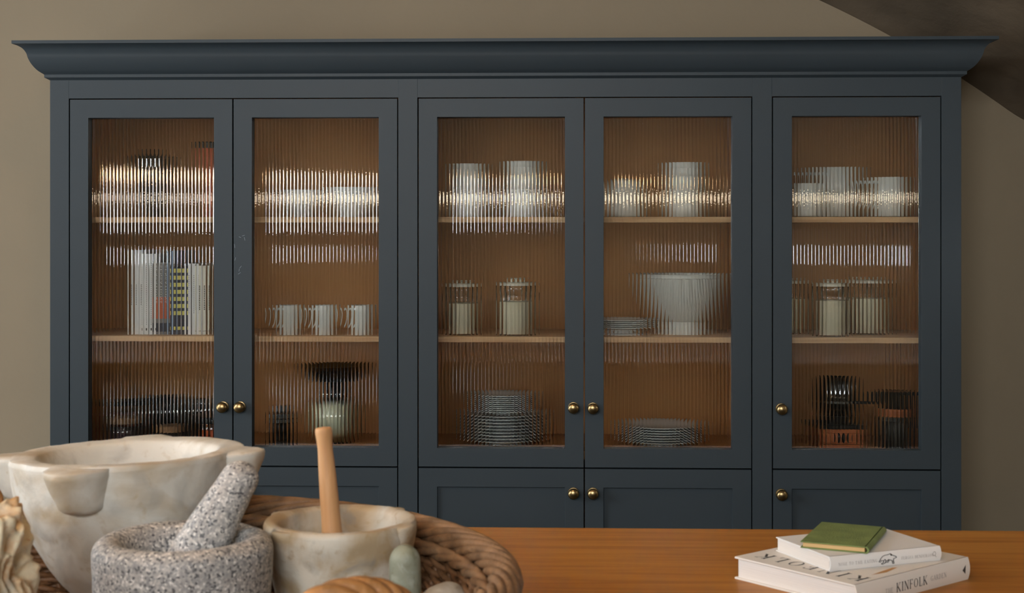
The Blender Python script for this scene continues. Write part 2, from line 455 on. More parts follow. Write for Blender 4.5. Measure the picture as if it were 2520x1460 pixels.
for a, b in ((1, 3), (4, 6), (7, 8)):
    mesh_obj('top_rail', box(edges[a], edges[b], 0, .022, Z_DT, Z_TOP), M_paint, dr)
    mesh_obj('bottom_rail', box(edges[a], edges[b], 0, .022, 0, .10), M_paint, dr)
    x0, x1 = edges[a] - .012, edges[b] + .012
    mesh_obj('back_panel', box(x0, x1, .365, .375, .05, Z_TOP - .01), M_oak, dr)
    mesh_obj('lining', box(x0 - .012, x0, .0225, .365, .10, Z_TOP - .02), M_oak, dr)
    mesh_obj('lining', box(x1, x1 + .012, .0225, .365, .10, Z_TOP - .02), M_oak, dr)
    mesh_obj('top_panel', box(x0, x1, .0225, .365, Z_TOP - .04, Z_TOP - .02), M_oak, dr)
    mesh_obj('deck', box(x0, x1, .041, .365, Z_DECK - .022, Z_DECK), M_oak, dr)
    mesh_obj('deck', box(x0, x1, .041, .365, .10, .12), M_oak, dr)
    for z in Z_SH:
        mesh_obj('shelf', box(x0, x1, SH_Y, .365, z - SHT, z), M_shelf, dr, bevel=0.001)
# cornice: profile swept round the front and both ends
prof = [(0.0, 1.828), (.0155, 1.8345), (.0155, 1.8425)]
cy = smoothpath([Vector((p, z, 0)) for p, z in ((.0165, 1.8430), (.034, 1.853), (.049, 1.868), (.0585, 1.884), (.0625, 1.896), (.071, 1.907), (.083, 1.914), (.098, 1.9185))], 5)
prof += [(p.x, p.y) for p in cy] + [(.101, 1.9190), (.101, 1.9275), (.0, 1.9275)]
v, f = [], []
for p, z in prof:
    p *= .76
    v += [(-H2 - p, BW - .004, z), (-H2 - p, -p, z), (H2 + p, -p, z), (H2 + p, BW - .004, z)]
n = len(prof)
for i in range(n - 1):
    for k in range(3):
        f.append((i * 4 + k, i * 4 + k + 1, i * 4 + 5 + k, i * 4 + 4 + k))
q = (n - 1) * 4; f.append((q, q + 1, q + 2, q + 3)); f.append((3, 2, 1, 0))
mesh_obj('cornice', (v, f), M_paint, dr, smooth=22)

# reeded glass pane: convex vertical ribs on the room side
def reeded(x0, x1, z0, z1, y, thick=0.0042, pitch=0.0098, phi=math.radians(28), ns=10):
    nfl = max(1, round((x1 - x0) / pitch)); p = (x1 - x0) / nfl
    R = (p / 2) / math.sin(phi)
    prof = []; rows = []
    for k in range(nfl):
        for s in range(ns + 1):
            if s == 0 and k > 0: continue
            a = -phi + 2 * phi * s / ns
            prof.append((x0 + p * (k + .5) + R * math.sin(a), y - R * (math.cos(a) - math.cos(phi))))
    v, f = [], []
    m = len(prof)
    for x, yy in prof: v += [(x, yy, z0), (x, yy, z1)]
    o = len(v)
    v += [(x0, y + thick, z0), (x0, y + thick, z1), (x1, y + thick, z0), (x1, y + thick, z1)]
    for i in range(m - 1): f.append((2 * i, 2 * i + 2, 2 * i + 3, 2 * i + 1))
    f.append((o, o + 1, o + 3, o + 2))
    f.append((0, 1, o + 1, o)); f.append((2 * m - 2, o + 2, o + 3, 2 * m - 1))
    f.append(tuple(2 * i for i in range(m - 1, -1, -1)) + (o, o + 2)); f.append(tuple(2 * i + 1 for i in range(m)) + (o + 3, o + 1))
    return v, f
KNOB = sprof([(.0145, .0), (.0150, .002), (.0142, .004)], 3) + [(.0100, .0045), (.0100, .0065)] + sprof([(.0068, .0072), (.0060, .0100), (.0085, .0125), (.0132, .0160), (.0150, .0205), (.0138, .0255), (.0095, .0290), (.004, .0306), (0, .0310)], 4)
knob_me = None
def knob(parent, x, z):
    global knob_me
    if knob_me is None:
        o = mesh_obj('knob', lathe([(0, 0)] + KNOB, 32, axis='y-'), M_brass, parent, smooth=40)
        o['label'] = 'round aged brass knob'; knob_me = o
    else:
        c = knob_me.copy(); COL.objects.link(c); c.parent = parent; o = c
    o.location = (x, 0.0, z); return o
ordn = ['first', 'second', 'third', 'fourth', 'fifth']
knobs_u = [at(550, 1001, 0), at(592, 1001, 0), at(1411, 1003, 0), at(1459, 1004, 0), at(1922, 1006, 0)]
for k, (a, b) in enumerate(((1, 2), (2, 3), (4, 5), (5, 6), (7, 8))):
    x0, x1 = edges[a] + (GAP if k in (1, 3) else .0030), edges[b] - (GAP if k in (0, 2) else .0028)
    xm = x0
    d = mesh_obj('glass_door', ring_frame(x0, x1, Z_DB + .002, Z_DT - .0028, BRD, 0.0, DT), M_paint, dr, bevel=0.0007)
    d['label'] = '%s reeded glass door counted from the window side' % ordn[k]
    g = mesh_obj('glass_pane', reeded(x0 + BRD + .0004, x1 - BRD - .0004, Z_DB + .002 + BRD, Z_DT - .0028 - BRD, 0.0305), M_glass, d)
    me = g.data; me.polygons.foreach_set('use_smooth', [True] * len(me.polygons)); me.set_sharp_from_angle(angle=math.radians(30))
    g['label'] = 'clear vertically reeded glass'
    if k == 1:
        P_ = lambda u, v_: at(u, v_, 0)
        sc_ = []
        for u, v_, du, dv in ((588, 583, 5, 2), (596, 581, 6, -2), (601, 584, 2, 8), (577, 601, 1, 9), (580, 634, -2, 7), (594, 655, -4, 5), (589, 662, -1, 6), (592, 671, -6, 4)):
            a_, b_ = at(u, v_, 0), at(u + du, v_ + dv, 0)
            sc_.append([(a_.x, a_.z), (b_.x, b_.z)])
        so = mesh_obj('paint_scuff', strokes(sc_, .0009, lambda x_, z_: Vector((x_, -.0003, z_))), M_scuff, d); so['label'] = 'pale scratches in the paint'; so['kind'] = 'stuff'
    kx = knobs_u[k].x
    knob(d, kx, knobs_u[k].z)
    z0, z1 = .102, Z_DB - .002
    d2 = mesh_obj('solid_door', ring_frame(x0, x1, z0, z1, BRD, 0.0, .022), M_paint, dr, bevel=0.0007)
    mesh_obj('panel', box(x0 + BRD - .003, x1 - BRD + .003, .009, .016, z0 + BRD - .003, z1 - BRD + .003), M_paint, d2)
    knob(d2, kx, 0.709)

# ------------------------------------------------------------------ dresser contents
def span(u0, u1, v_top, Y, z0):
    """x centre, radius and height of an upright round thing seen between columns u0, u1 with its top at row v_top"""
    a, b = at(u0, 565, Y), at(u1, 565, Y)
    return (a.x + b.x) / 2, (b.x - a.x) / 2, at((u0 + u1) / 2, v_top, Y).z - z0
def vessel(name, label, cat, x, y, z0, prof, mat, wall=0.003, seg=48, group=None):
    t = thing(name, label, cat, (x, y, z0), group=group)
    top = prof[-1]
    inner = [(max(0.002, r - wall), z) for r, z in prof[::-1] if z > wall]
    full = [(0, 0)] + prof + inner + [(0, wall)]
    mesh_obj('body', lathe(full, seg), mat, t, smooth=40)
    return t
def handle(t, x0, z0, z1, out, r, mat, ang=PI):
    c, s = math.cos(ang), math.sin(ang)
    P = smoothpath([(x0 * .94, 0, z1), (x0 + out * .7, 0, z1 + .002), (x0 + out, 0, (z1 * .7 + z0 * .3)), (x0 + out * .6, 0, z0 + (z1 - z0) * .22), (x0 * .90, 0, z0)], 6)
    P = [Vector((p.x * c, p.x * s, p.z)) for p in P]
    mesh_obj('handle', tube(P, r, 10, squash=1.3), mat, t, smooth=60)

ZU, ZM, ZD = Z_SH[0] + .0002, Z_SH[1] + .0002, Z_DECK + .0002
def cyl_prof(r, h, rt=1.0, foot=.96):
    return [(r * foot * .9, 0), (r * foot, .002), (r, .008), (r * (1 + (rt - 1) * .5), h * .5), (r * rt, h - .002), (r * rt - .001, h)]

# upper shelf, first bay
x, r, h = span(332, 412, 392, .17, ZU)
t = vessel('glass_bowl', 'dark smoked glass bowl behind the first glass door on the upper shelf', 'bowl', x, .17, ZU, sprof([(r * .45, 0), (r * .8, h * .2), (r, h * .7), (r * .98, h)], 6), M_smoke)
mesh_obj('lid', lathe([(0, h + .002), (r, h + .002), (r, h + .007), (r * .5, h + .013), (r * .2, h + .016), (r * .2, h + .028), (0, h + .03)], 40), M_smoke, t, smooth=40)
x, r, h = span(497, 562, 366, .19, ZU)
t = thing('storage_tin', 'rust red storage tin with a dark lid on the upper shelf', 'tin', (x, .19, ZU))
mesh_obj('body', lathe([(0, 0), (r, 0), (r, h - .004), (r * .97, h), (0, h)], 40), M_rust, t, smooth=40)
mesh_obj('lid', lathe([(0, h + .0005), (r * 1.02, h + .0005), (r * 1.02, h + .015), (r * .95, h + .018), (0, h + .018)], 40), M_black, t, smooth=40)
# second bay half: pale serving bowls
for k, (u0, u1, vt) in enumerate(((690, 782, 468), (800, 925, 462))):
    x, r, h = span(u0, u1, vt, .17, ZU)
    vessel('serving_bowl', ('smaller' if k == 0 else 'larger') + ' white serving bowl behind the second glass door on the upper shelf', 'bowl', x, .17, ZU,
           sprof([(r * .5, 0), (r * .54, .006), (r * .88, h * .55), (r, h)], 6), M_white, group='serving bowls')
# canisters behind the third and fourth doors
for u0, u1, vt, lab, dome in ((1112, 1190, 404, 'plain white canister beside the tallest canister, third door, upper shelf', 0),
                              (1245, 1330, 398, 'tallest white canister with a banded rim behind the third door, upper shelf', 1),
                              (1495, 1580, 440, 'short domed white jar behind the fourth door, upper shelf', 2),
                              (1640, 1730, 401, 'tall white ringed canister behind the fourth door, upper shelf', 1)):
    x, r, h = span(u0, u1, vt, .14, ZU)
    t = thing('canister' if dome < 2 else 'domed_jar', lab, 'canister' if dome < 2 else 'jar', (x, .14, ZU))
    if dome == 2:
        mesh_obj('body', lathe([(0, 0)] + sprof([(r * .9, 0), (r, .01), (r, h * .62)], 4) + [(r * .98, h * .63), (0, h * .63)], 48), M_white, t, smooth=40)
        mesh_obj('lid', lathe([(0, h * .632), (r, h * .632)] + sprof([(r, h * .66), (r * .96, h * .8), (r * .78, h * .93), (r * .3, h), (0, h)], 5), 48), M_white, t, smooth=40)
    else:
        pr = [(r * .93, 0), (r, .006)]
        for q in (.25, .5, .75):
            if dome: pr += [(r, h * q - .003), (r * .975, h * q), (r, h * q + .003)]
        pr += [(r, h - .02), (r * .985, h - .018), (r * .985, h - .016), (r * 1.01, h - .014), (r * 1.01, h - .003), (r * .98, h)]
        mesh_obj('body', lathe([(0, 0)] + pr + [(r * .9, h), (r * .88, h - .02), (r * .88, .01), (0, .008)], 48), M_white, t, smooth=35)
# jugs and mugs behind the fifth door
for u0, u1, vt, Y, lab, nm in ((2000, 2108, 413, .22, 'tall white jug at the back of the upper shelf, fifth door', 'jug'),
                               (1950, 2016, 452, .11, 'short white cup in front of the tall jug, fifth door', 'cup'),
                               (2146, 2232, 437, .14, 'wide white mug with its handle towards the tall jug, fifth door', 'mug')):
    x, r, h = span(u0, u1, vt, Y, ZU)
    t = vessel(nm, lab, nm, x, Y, ZU, cyl_prof(r, h, 1.04 if nm != 'jug' else 1.0), M_white)
    if nm != 'cup': handle(t, r, h * .2, h * .86, .036 if nm == 'mug' else .042, .0045, M_white)

# middle shelf: books
def book_upright(u0, u1, vt, mat, lab, y0=.10, depth=.17, marks=None):
    a, b = at(u0, 565, y0), at(u1, 565, y0); h = at((u0 + u1) / 2, vt, y0).z - ZM
    wd = (b.x - a.x) / 2 - .0006
    t = thing('book', lab, 'book', ((a.x + b.x) / 2, y0, ZM), group='upright books on the middle shelf')
    mesh_obj('cover', join(box(-wd, wd, 0, .002, 0, h), box(-wd, -wd + .0022, .002, depth, 0, h), box(wd - .0022, wd, .002, depth, 0, h)), mat, t)
    mesh_obj('page_block', box(-wd + .0024, wd - .0024, .0022, depth - .004, .003, h - .003), M_paper, t)
    for (z0, z1, x0, x1, mm) in marks or ():
        mesh_obj('spine_print', box(x0 * wd, x1 * wd, -.0004, -.0001, z0 * h, z1 * h), mm, t)
    return t
letters = lambda m, a, b, n, x0=-.4, x1=.4: [(a + (b - a) * k / n, a + (b - a) * (k + .62) / n, x0, x1, m) for k in range(n)]

# ------------------------------------------------------------------ serif lettering (flat print)
def glyph(ch):
    S = []; T, t = .13, .05
    def st(x0, y0, x1, y1, w=T): S.append(('l', x0, y0, x1, y1, w))
    def sf(x, y, w=.13): S.append(('l', x - w, y, x + w, y, t))
    def arc(cx, cy, rx, ry, a0, a1, w0=t, w1=T, n=14):
        S.append(('a', cx, cy, rx, ry, a0, a1, w0, w1, n))
    W = .75
    h = t / 2
    if ch == 'K': st(.16, 0, .16, 1); sf(.16, h); sf(.16, 1 - h); st(.2, .42, .62, 1 - t, t); sf(.64, 1 - h, .1); st(.32, .56, .68, t, T); sf(.68, h, .12); W = .84
    elif ch == 'I': st(.18, 0, .18, 1); sf(.18, h); sf(.18, 1 - h); W = .38
    elif ch == 'N': st(.14, 0, .14, 1, t); sf(.14, h, .1); sf(.1, 1 - h, .08); st(.14, 1, .7, .0, T); st(.7, 0, .7, 1, t); sf(.7, 1 - h, .1); W = .84
    elif ch == 'F': st(.16, 0, .16, 1); sf(.16, h); st(.05, 1 - h, .6, 1 - h, t); st(.58, 1, .58, .8, t); st(.2, .52, .46, .52, t); st(.46, .43, .46, .61, t); W = .66
    elif ch == 'E': st(.16, 0, .16, 1); st(.05, 1 - h, .58, 1 - h, t); st(.05, h, .62, h, t); st(.56, 1, .56, .8, t); st(.6, 0, .6, .22, t); st(.2, .52, .46, .52, t); W = .7
    elif ch == 'L': st(.16, 0, .16, 1); sf(.16, 1 - h); st(.05, h, .6, h, t); st(.58, 0, .58, .24, t); W = .66
    elif ch == 'O': arc(.42, .5, .37, .48, 0, 2 * PI); W = .86
    elif ch == 'C': arc(.42, .5, .37, .48, .7, 2 * PI - .7); W = .78
    elif ch == 'G': arc(.42, .5, .37, .48, .7, 2 * PI - .5); st(.7, .05, .7, .42, T); sf(.68, .42, .12); W = .88
    elif ch == 'D': st(.16, 0, .16, 1); st(.05, 1 - h, .35, 1 - h, t); st(.05, h, .35, h, t); arc(.34, .5, .42, .48, -PI / 2, PI / 2); W = .84
    elif ch == 'U': st(.14, .3, .14, 1); sf(.14, 1 - h); arc(.4, .32, .28, .3, PI, 2 * PI, .08, .08); st(.67, .3, .67, 1, t); sf(.67, 1 - h, .1); W = .8
    elif ch == 'H': st(.15, 0, .15, 1); st(.65, 0, .65, 1); st(.15, .5, .65, .5, t); [sf(x, y) for x in (.15, .65) for y in (h, 1 - h)]; W = .82
    elif ch == 'T': st(.36, 0, .36, 1); sf(.36, h); st(.02, 1 - h, .7, 1 - h, t); st(.04, 1, .04, .78, t); st(.68, 1, .68, .78, t); W = .74
    elif ch == 'A': st(.1, 0, .38, 1, t); st(.38, 1, .66, 0, T); st(.2, .34, .56, .34, t); sf(.1, h, .1); sf(.66, h, .12); W = .78
    elif ch == 'R': st(.16, 0, .16, 1); sf(.16, h); st(.05, 1 - h, .36, 1 - h, t); arc(.34, .74, .26, .24, -PI / 2, PI / 2, t, .11); st(.18, .5, .36, .5, t); st(.36, .5, .66, .03, T); sf(.68, h, .08); W = .78
    elif ch == 'S': arc(.32, .73, .23, .25, .5, PI * 1.5, .06, .08, 10); arc(.32, .26, .24, .25, -PI / 2 - PI + .5, PI / 2, .06, .1, 10); W = .62
    else: W = .4
    return S, W
def text_mesh(s, size, origin, right, up, normal, gap=.10):
    right, up, normal, origin = Vector(right).normalized(), Vector(up).normalized(), Vector(normal).normalized(), Vector(origin)
    V, Fc = [], []; cur = 0
    lift = normal * .0003
    def P(x, y): return origin + right * (x * size) + up * (y * size) + lift
    for ch in s:
        S, Wd = glyph(ch)
        for e in S:
            if e[0] == 'l':
                _, x0, y0, x1, y1, w = e
                d = Vector((x1 - x0, y1 - y0)); d.normalize(); nx, ny = -d.y * w / 2, d.x * w / 2
                o = len(V); V += [P(cur + x0 + nx, y0 + ny), P(cur + x0 - nx, y0 - ny), P(cur + x1 - nx, y1 - ny), P(cur + x1 + nx, y1 + ny)]; Fc.append((o, o + 1, o + 2, o + 3))
            else:
                _, cx_, cy_, rx, ry, a0, a1, w0, w1, n = e
                o = len(V)
                for k in range(n + 1):
                    a = a0 + (a1 - a0) * k / n
                    wd = w0 + (w1 - w0) * abs(math.cos(a)) ** 1.5
                    V += [P(cur + cx_ + rx * math.cos(a), cy_ + ry * math.sin(a)), P(cur + cx_ + (rx - wd) * math.cos(a), cy_ + (ry - wd * .8) * math.sin(a))]
                for k in range(n): Fc.append((o + 2 * k, o + 2 * k + 1, o + 2 * k + 3, o + 2 * k + 2))
        cur += Wd + gap
    return (V, Fc), cur * size
def text_len(s, gap=.10): return sum(glyph(c)[1] + gap for c in s)
book_upright(322, 350, 616, M_cover2, 'tall white book at the free end of the upright row', marks=letters(M_inkgrey, .35, .6, 12, -.2, .2))
book_upright(351, 381, 625, M_cover2, 'white book with small dark spine marks, second in the row', marks=letters(M_inkgrey, .12, .9, 30, -.15, .15) + [(.05, .08, -.3, .3, M_ink)])
bk = book_upright(382, 413, 646, M_greycover, 'grey book with white capitals down its spine', marks=[(.22, .52, -.8, .8, M_rust), (.04, .16, -1, 1, M_navy)])
h_ = at(397, 646, .10).z - ZM
tm, ln_ = text_mesh('SENSATIONS', .0135, (-.006, -.0005, h_ - .008), (0, 0, -1), (1, 0, 0), (0, -1, 0))
mesh_obj('spine_title', tm, M_whiteink, bk)
book_upright(414, 424, 618, M_blue, 'thin pale blue book between the grey and navy books')
book_upright(425, 457, 658, M_navy, 'navy book with yellow patterned spine', marks=[(.92 - .105 * k, .92 - .105 * k + .06, -.75, .75, M_yellow) for k in range(7)] + [(.07, .12, -.6, .6, M_yellow)])
book_upright(458, 486, 649, M_cover2, 'white book next to the navy book', marks=letters(M_inkgrey, .3, .85, 20, -.15, .15))
book_upright(487, 511, 654, M_cream, 'cream book with black spine lettering at the hinge end of the row', marks=letters(M_ink, .36, .72, 14, -.35, .3) + [(.05, .055, -1, 1, M_ink)])

# mugs behind the second door
for k, (u0, u1, lab) in enumerate(((684, 740, 'white mug nearest the books, in the row of three'), (771, 827, 'middle white mug in the row of three'), (862, 918, 'white mug next to the central stile, in the row of three'))):
    x, r, h = span(u0, u1, 751, .11, ZM)
    t = vessel('mug', lab, 'mug', x, .11, ZM, [(r * .72, 0), (r * .76, .002), (r * .84, h * .3), (r * .95, h * .7), (r * 1.0, h - .001), (r * .98, h)], M_white, .0025, group='white mugs on the middle shelf')
    handle(t, r * .93, h * .25, h * .84, .024, .0035, M_white)

# glass storage jars with flour
def storage_jar(u0, u1, vt, Y, fill, lab, vk):
    x, r, h = span(u0, u1, vt, Y, ZM)
    t = thing('storage_jar', lab, 'jar', (x, Y, ZM), group='glass storage jars')
    mesh_obj('glass_body', lathe([(0, 0), (r * .94, 0), (r, .006), (r, h * .78), (r * .97, h * .84), (r * .9, h * .88), (r * .9, h)], 48), M_jar, t, smooth=40)
    mesh_obj('flour', lathe([(0, .004), (r * .92, .004), (r * .965, .01), (r * .965, h * fill), (0, h * (fill + .02))], 48), M_flour, t, smooth=40)
    l = mesh_obj('lid', lathe([(0, h + .0005), (r * .96, h + .0005), (r * .96, h + .006), (r * .9, h + .009), (0, h + .009)], 40), M_cream, t, smooth=40)
    hk = at((u0 + u1) / 2, vk, Y).z - ZM
    mesh_obj('lid_knob', lathe([(0, h + .0092), (r * .3, h + .0092), (r * .26, hk - .004), (r * .36, hk - .002), (r * .3, hk), (0, hk)], 24), M_cream, l, smooth=40)
storage_jar(1104, 1172, 706, .13, .66, 'slimmer glass jar of flour behind the third door', 690)
storage_jar(1230, 1312, 703, .12, .68, 'wider glass jar of flour behind the third door', 684)
storage_jar(1905, 1972, 698, .20, .70, 'glass jar of flour half hidden by the door frame, fifth door', 684)
storage_jar(2008, 2084, 705, .11, .72, 'front glass jar of flour behind the fifth door', 688)
storage_jar(2093, 2178, 697, .20, .70, 'rear glass jar of flour behind the fifth door', 682)

# ribbed footed bowl
x, r, h = span(1572, 1790, 674, .19, ZM)
r *= .97
t = thing('footed_bowl', 'big white ribbed footed bowl behind the fourth door', 'bowl', (x, .19, ZM))
rm = lambda a, rr, z: 1 + .014 * math.cos(44 * a)
bp = sprof([(r * .50, h * .215), (r * .60, h * .30), (r * .80, h * .55), (r * .93, h * .78), (r * .99, h * .95)], 5)
mesh_obj('bowl', lathe([(0, h * .21)] + bp + [(q - .006, z) for q, z in bp[::-1]][:-4] + [(0, h * .27)], 220, rmod=rm), M_white, t, smooth=50)
mesh_obj('rim', lathe([(r * .975, h * .93), (r * 1.0, h * .94), (r * 1.0, h * .99), (r * .985, h), (r * .96, h * .99), (r * .955, h * .94), (r * .975, h * .93)], 96), M_white, t, smooth=50)
mesh_obj('foot', lathe([(0, 0), (r * .54, 0), (r * .555, h * .04), (r * .52, h * .10), (r * .53, h * .14), (r * .515, h * .17), (r * .50, h * .214), (0, h * .214)], 96), M_white, t, smooth=40)

# plates
def plate_prof(R, hh=.019):
    return [(0, .002), (R * .52, .002), (R * .54, 0), (R * .58, 0), (R * .59, .004), (R * .70, hh * .55), (R * .98, hh - .003), (R, hh - .001), (R * .995, hh), (R * .97, hh), (R * .69, hh * .55 + .0035), (R * .55, .0065), (0, .0065)]
plate_cache = {}
ORD = ['first', 'second', 'third', 'fourth', 'fifth', 'sixth', 'seventh', 'eighth', 'ninth', 'tenth']
def stack(x, y, z, R, n, pitch, what, where, hh, group):
    for k in range(n):
        key = round(R, 4)
        if key not in plate_cache:
            me = mesh_obj('plate', lathe(plate_prof(R, hh), 64), M_dish, None, smooth=30); plate_cache[key] = me; o = me
        else:
            o = plate_cache[key].copy(); COL.objects.link(o)
        o.location = (x + random.uniform(-.0008, .0008), y, z + k * pitch)
        if k == n - 1: pos = 'top '
        elif k == 0: pos = 'bottom '
        else: pos = ORD[n - 1 - k] + ' from top '
        tag(o, ('%s %s %s' % (pos.strip(), what, where)), 'plate', group)
x, r, _ = span(1146, 1332, 1000, .19, ZD)
zb = at(1240, 1022, .19 - r).z
stack(x, .19, ZD, r, 9, (zb - .012 - ZD) / 9, 'large plate', 'in the two-tier stack, third door', .016, 'large plates')
ztop = ZD + 8 * (zb - .012 - ZD) / 9
x2, r2, _ = span(1168, 1308, 1000, .19, ZD)
za = at(1240, 972, .19 - r2).z
p2 = (za - .012 - ztop - .0115) / 9
stack(x2, .19, ztop + .0115, r2, 9, p2, 'side plate', 'in the two-tier stack, third door', .0135, 'side plates')
x, r, _ = span(1532, 1722, 1050, .19, ZD)
za = at(1630, 1054, .19 - r).z
stack(x, .19, ZD, r, 7, (za - .015 - ZD) / 6.2, 'white plate', 'in the low stack, fourth door', .015, 'low stack of plates')
x, r, _ = span(1462, 1606, 790, .15, ZM)
za = at(1540, 788, .15 - r).z
o = mesh_obj('cake_stand_foot', lathe([(0, 0), (r * .62, 0), (r * .62, .003), (r * .5, .006), (r * .48, .011), (0, .011)], 48), M_dish, None, smooth=30, loc=(x, .15, ZM))
o.name = 'shallow_dish'; tag(o, 'shallow white dish under the small plate stack beside the ribbed bowl', 'dish')
stack(x, .15, ZM + .0115, r, 5, (za - .0115 - ZM - .012) / 4.3, 'white plate', 'in the small stack beside the ribbed bowl', .0125, 'small stack of plates')

# bottom compartment: preserves behind the first door
def preserve(u0, u1, vt, vl, Y, content, lab, lidm, glass=M_jar):
    x, r, h = span(u0, u1, vl, Y, ZD)
    t = thing('preserve_jar', lab, 'jar', (x, Y, ZD))
    mesh_obj('glass_body', lathe([(0, 0), (r * .9, 0), (r, .006), (r, h * .8), (r * .9, h * .9), (r * .85, h)], 40), glass, t, smooth=40)
    mesh_obj('contents', lathe([(0, .003), (r * .88, .003), (r * .96, .008), (r * .96, h * .72), (0, h * .72)], 40), content, t, smooth=40)
    ht = at((u0 + u1) / 2, vt, Y).z - ZD
    mesh_obj('lid', lathe([(0, h + .0005), (r * .95, h + .0005), (r * .95, ht - .002), (r * .9, ht), (0, ht)], 40), lidm, t, smooth=40)
preserve(266, 342, 1026, 1041, .13, M_plum, 'wide jar of plum preserve with a wooden lid, first door', M_cork)
preserve(388, 452, 1046, 1062, .12, M_plum, 'short jar with a wooden lid in the middle of the first door', M_cork)
preserve(503, 545, 1030, 1042, .12, M_orange, 'jar of orange preserve beside the first door hinge stile', M_black)
preserve(268, 348, 985, 996, .25, M_orange, 'tall orange jar at the back behind the plum preserve', M_black)
preserve(356, 430, 975, 990, .26, M_black, 'tall dark jar at the back behind the short jar', M_black, M_dark)
preserve(448, 512, 978, 990, .25, M_black, 'tall dark jar at the back beside the orange preserve', M_steel, M_dark)
# salt mill and vase behind the second door
x, r, h = span(668, 718, 998, .13, ZD)
t = thing('salt_mill', 'small dark glass mill with a ringed steel top, second door', 'mill', (x, .13, ZD))
mesh_obj('body', lathe([(0, 0), (r, 0), (r, .01), (r * .86, .014), (r * .82, h * .52), (r * .95, h * .55), (r * .95, h * .58), (0, h * .58)], 40), M_dark, t, smooth=35)
mesh_obj('cap', lathe([(0, h * .583), (r, h * .583), (r, h * .66), (r * .9, h * .67), (r, h * .70), (r, h * .80), (r * .8, h * .84), (r * .5, h * .86), (r * .5, h), (0, h)], 40), M_steel, t, smooth=35)
x, r, h = span(768, 876, 898, .17, ZD)
t = thing('glass_vase', 'round glass vase with a narrow neck and a wide dark dish top', 'vase', (x, .17, ZD))
gh = at(822, 975, .17).z - ZD
mesh_obj('globe', lathe([(0, 0)] + sprof([(r * .45, 0), (r * .85, gh * .2), (r, gh * .5), (r * .85, gh * .8), (r * .42, gh * .98)], 6), 56), M_jar, t, smooth=50)
mesh_obj('pale_filling', lathe([(0, .004)] + sprof([(r * .43, .004), (r * .82, gh * .2), (r * .965, gh * .5), (r * .82, gh * .8), (r * .5, gh * .9), (0, gh * .92)], 6), 56), plain('pale_green_filling', srgb(240, 238, 212), 0.2), t, smooth=50)
mesh_obj('neck', lathe([(r * .42, gh * .985), (r * .40, gh), (r * .38, gh + .03), (r * .5, h * .80), (r * .42, h * .80), (r * .36, gh + .03), (r * .38, gh), (r * .42, gh * .985)], 48), M_smoke, t, smooth=50)
mesh_obj('dish_top', lathe([(0, h * .795), (r * .9, h * .80), (r * 1.15, h * .86), (r * 1.42, h * .985), (r * 1.42, h), (r * 1.38, h), (r * 1.1, h * .89), (0, h * .87)], 56), M_smoke, t, smooth=30)
# coffee grinder and black pot behind the fifth door
a, b = at(2027, 1046, .11), at(2118, 1046, .11); bw = (b.x - a.x) / 2; bh = a.z - ZD
t = thing('coffee_grinder', 'old wooden box coffee grinder with a crank and glass hopper', 'coffee grinder', ((a.x + b.x) / 2, .11 + bw, ZD))
mesh_obj('box', box(-bw, bw, -bw, bw, .012, bh - .012), M_boxwood, t, bevel=.001)
mesh_obj('base', box(-bw * 1.12, bw * 1.12, -bw * 1.12, bw * 1.12, 0, .0115), M_boxwood, t, bevel=.003)
mesh_obj('top_plate', box(-bw * 1.1, bw * 1.1, -bw * 1.1, bw * 1.1, bh - .0115, bh), M_black, t, bevel=.002)
dw = mesh_obj('drawer', box(-bw * .86, bw * .86, -bw - .004, -bw - .0003, .018, bh - .022), M_boxwood, t, bevel=.001)
mesh_obj('drawer_knob', lathe([(0, 0), (.013, 0), (.014, .003), (.012, .008), (.006, .010), (0, .0105)], 24, axis='y-'), M_black, dw, smooth=40, loc=(0, -bw - .0045, bh * .46))
hh = at(2060, 928, .15).z - ZD
mesh_obj('collar', lathe([(0, bh + .0005), (bw * .9, bh + .0005), (bw * .82, bh + .012), (bw * .7, bh + .02), (0, bh + .02)], 40), M_black, t, smooth=40)
mesh_obj('hopper', lathe([(bw * .6, bh + .0205)] + sprof([(bw * .62, bh + .0205), (bw * .95, bh + .045), (bw * .98, bh + .075), (bw * .8, hh - .01), (bw * .55, hh)], 5), 40), M_dark, t, smooth=50)
mesh_obj('hopper_band', lathe([(bw * .97, bh + .058), (bw * 1.01, bh + .058), (bw * 1.01, bh + .064), (bw * .97, bh + .064), (bw * .97, bh + .058)], 40), M_steel, t, smooth=40)
cz_ = at(2100, 992, .15).z - ZD
cr_ = mesh_obj('crank_arm', tube([(0, 0, cz_), (.05, -.02, cz_ + .002), (.085, -.03, cz_ + .003), (.094, -.032, cz_ + .004)], .004, 8), M_black, t, smooth=50)
mesh_obj('crank_knob', lathe([(0, 0), (.008, 0), (.011, .008), (.012, .02), (.008, .028), (0, .03)], 20), M_black, cr_, smooth=50, loc=(.094, -.032, cz_ + .0045))
x, r, h = span(2166, 2240, 962, .14, ZD)
t = thing('coffee_pot', 'black coffee pot with a wooden collar and steel fittings beside the grinder', 'pot', (x, .14, ZD))
mesh_obj('body', lathe([(0, 0)] + sprof([(r * .8, 0), (r, .006), (r * 1.0, h * .3), (r * .88, h * .44), (r * .82, h * .48)], 4) + [(0, h * .48)], 40), M_black, t, smooth=40)
mesh_obj('steel_band', lathe([(0, h * .482), (r * .9, h * .482), (r * .92, h * .53), (r * .86, h * .55), (0, h * .55)], 40), M_steel, t, smooth=40)
mesh_obj('wooden_collar', lathe([(0, h * .553), (r * .82, h * .553), (r * .86, h * .62), (r * .8, h * .69), (0, h * .69)], 40), M_boxwood, t, smooth=40)
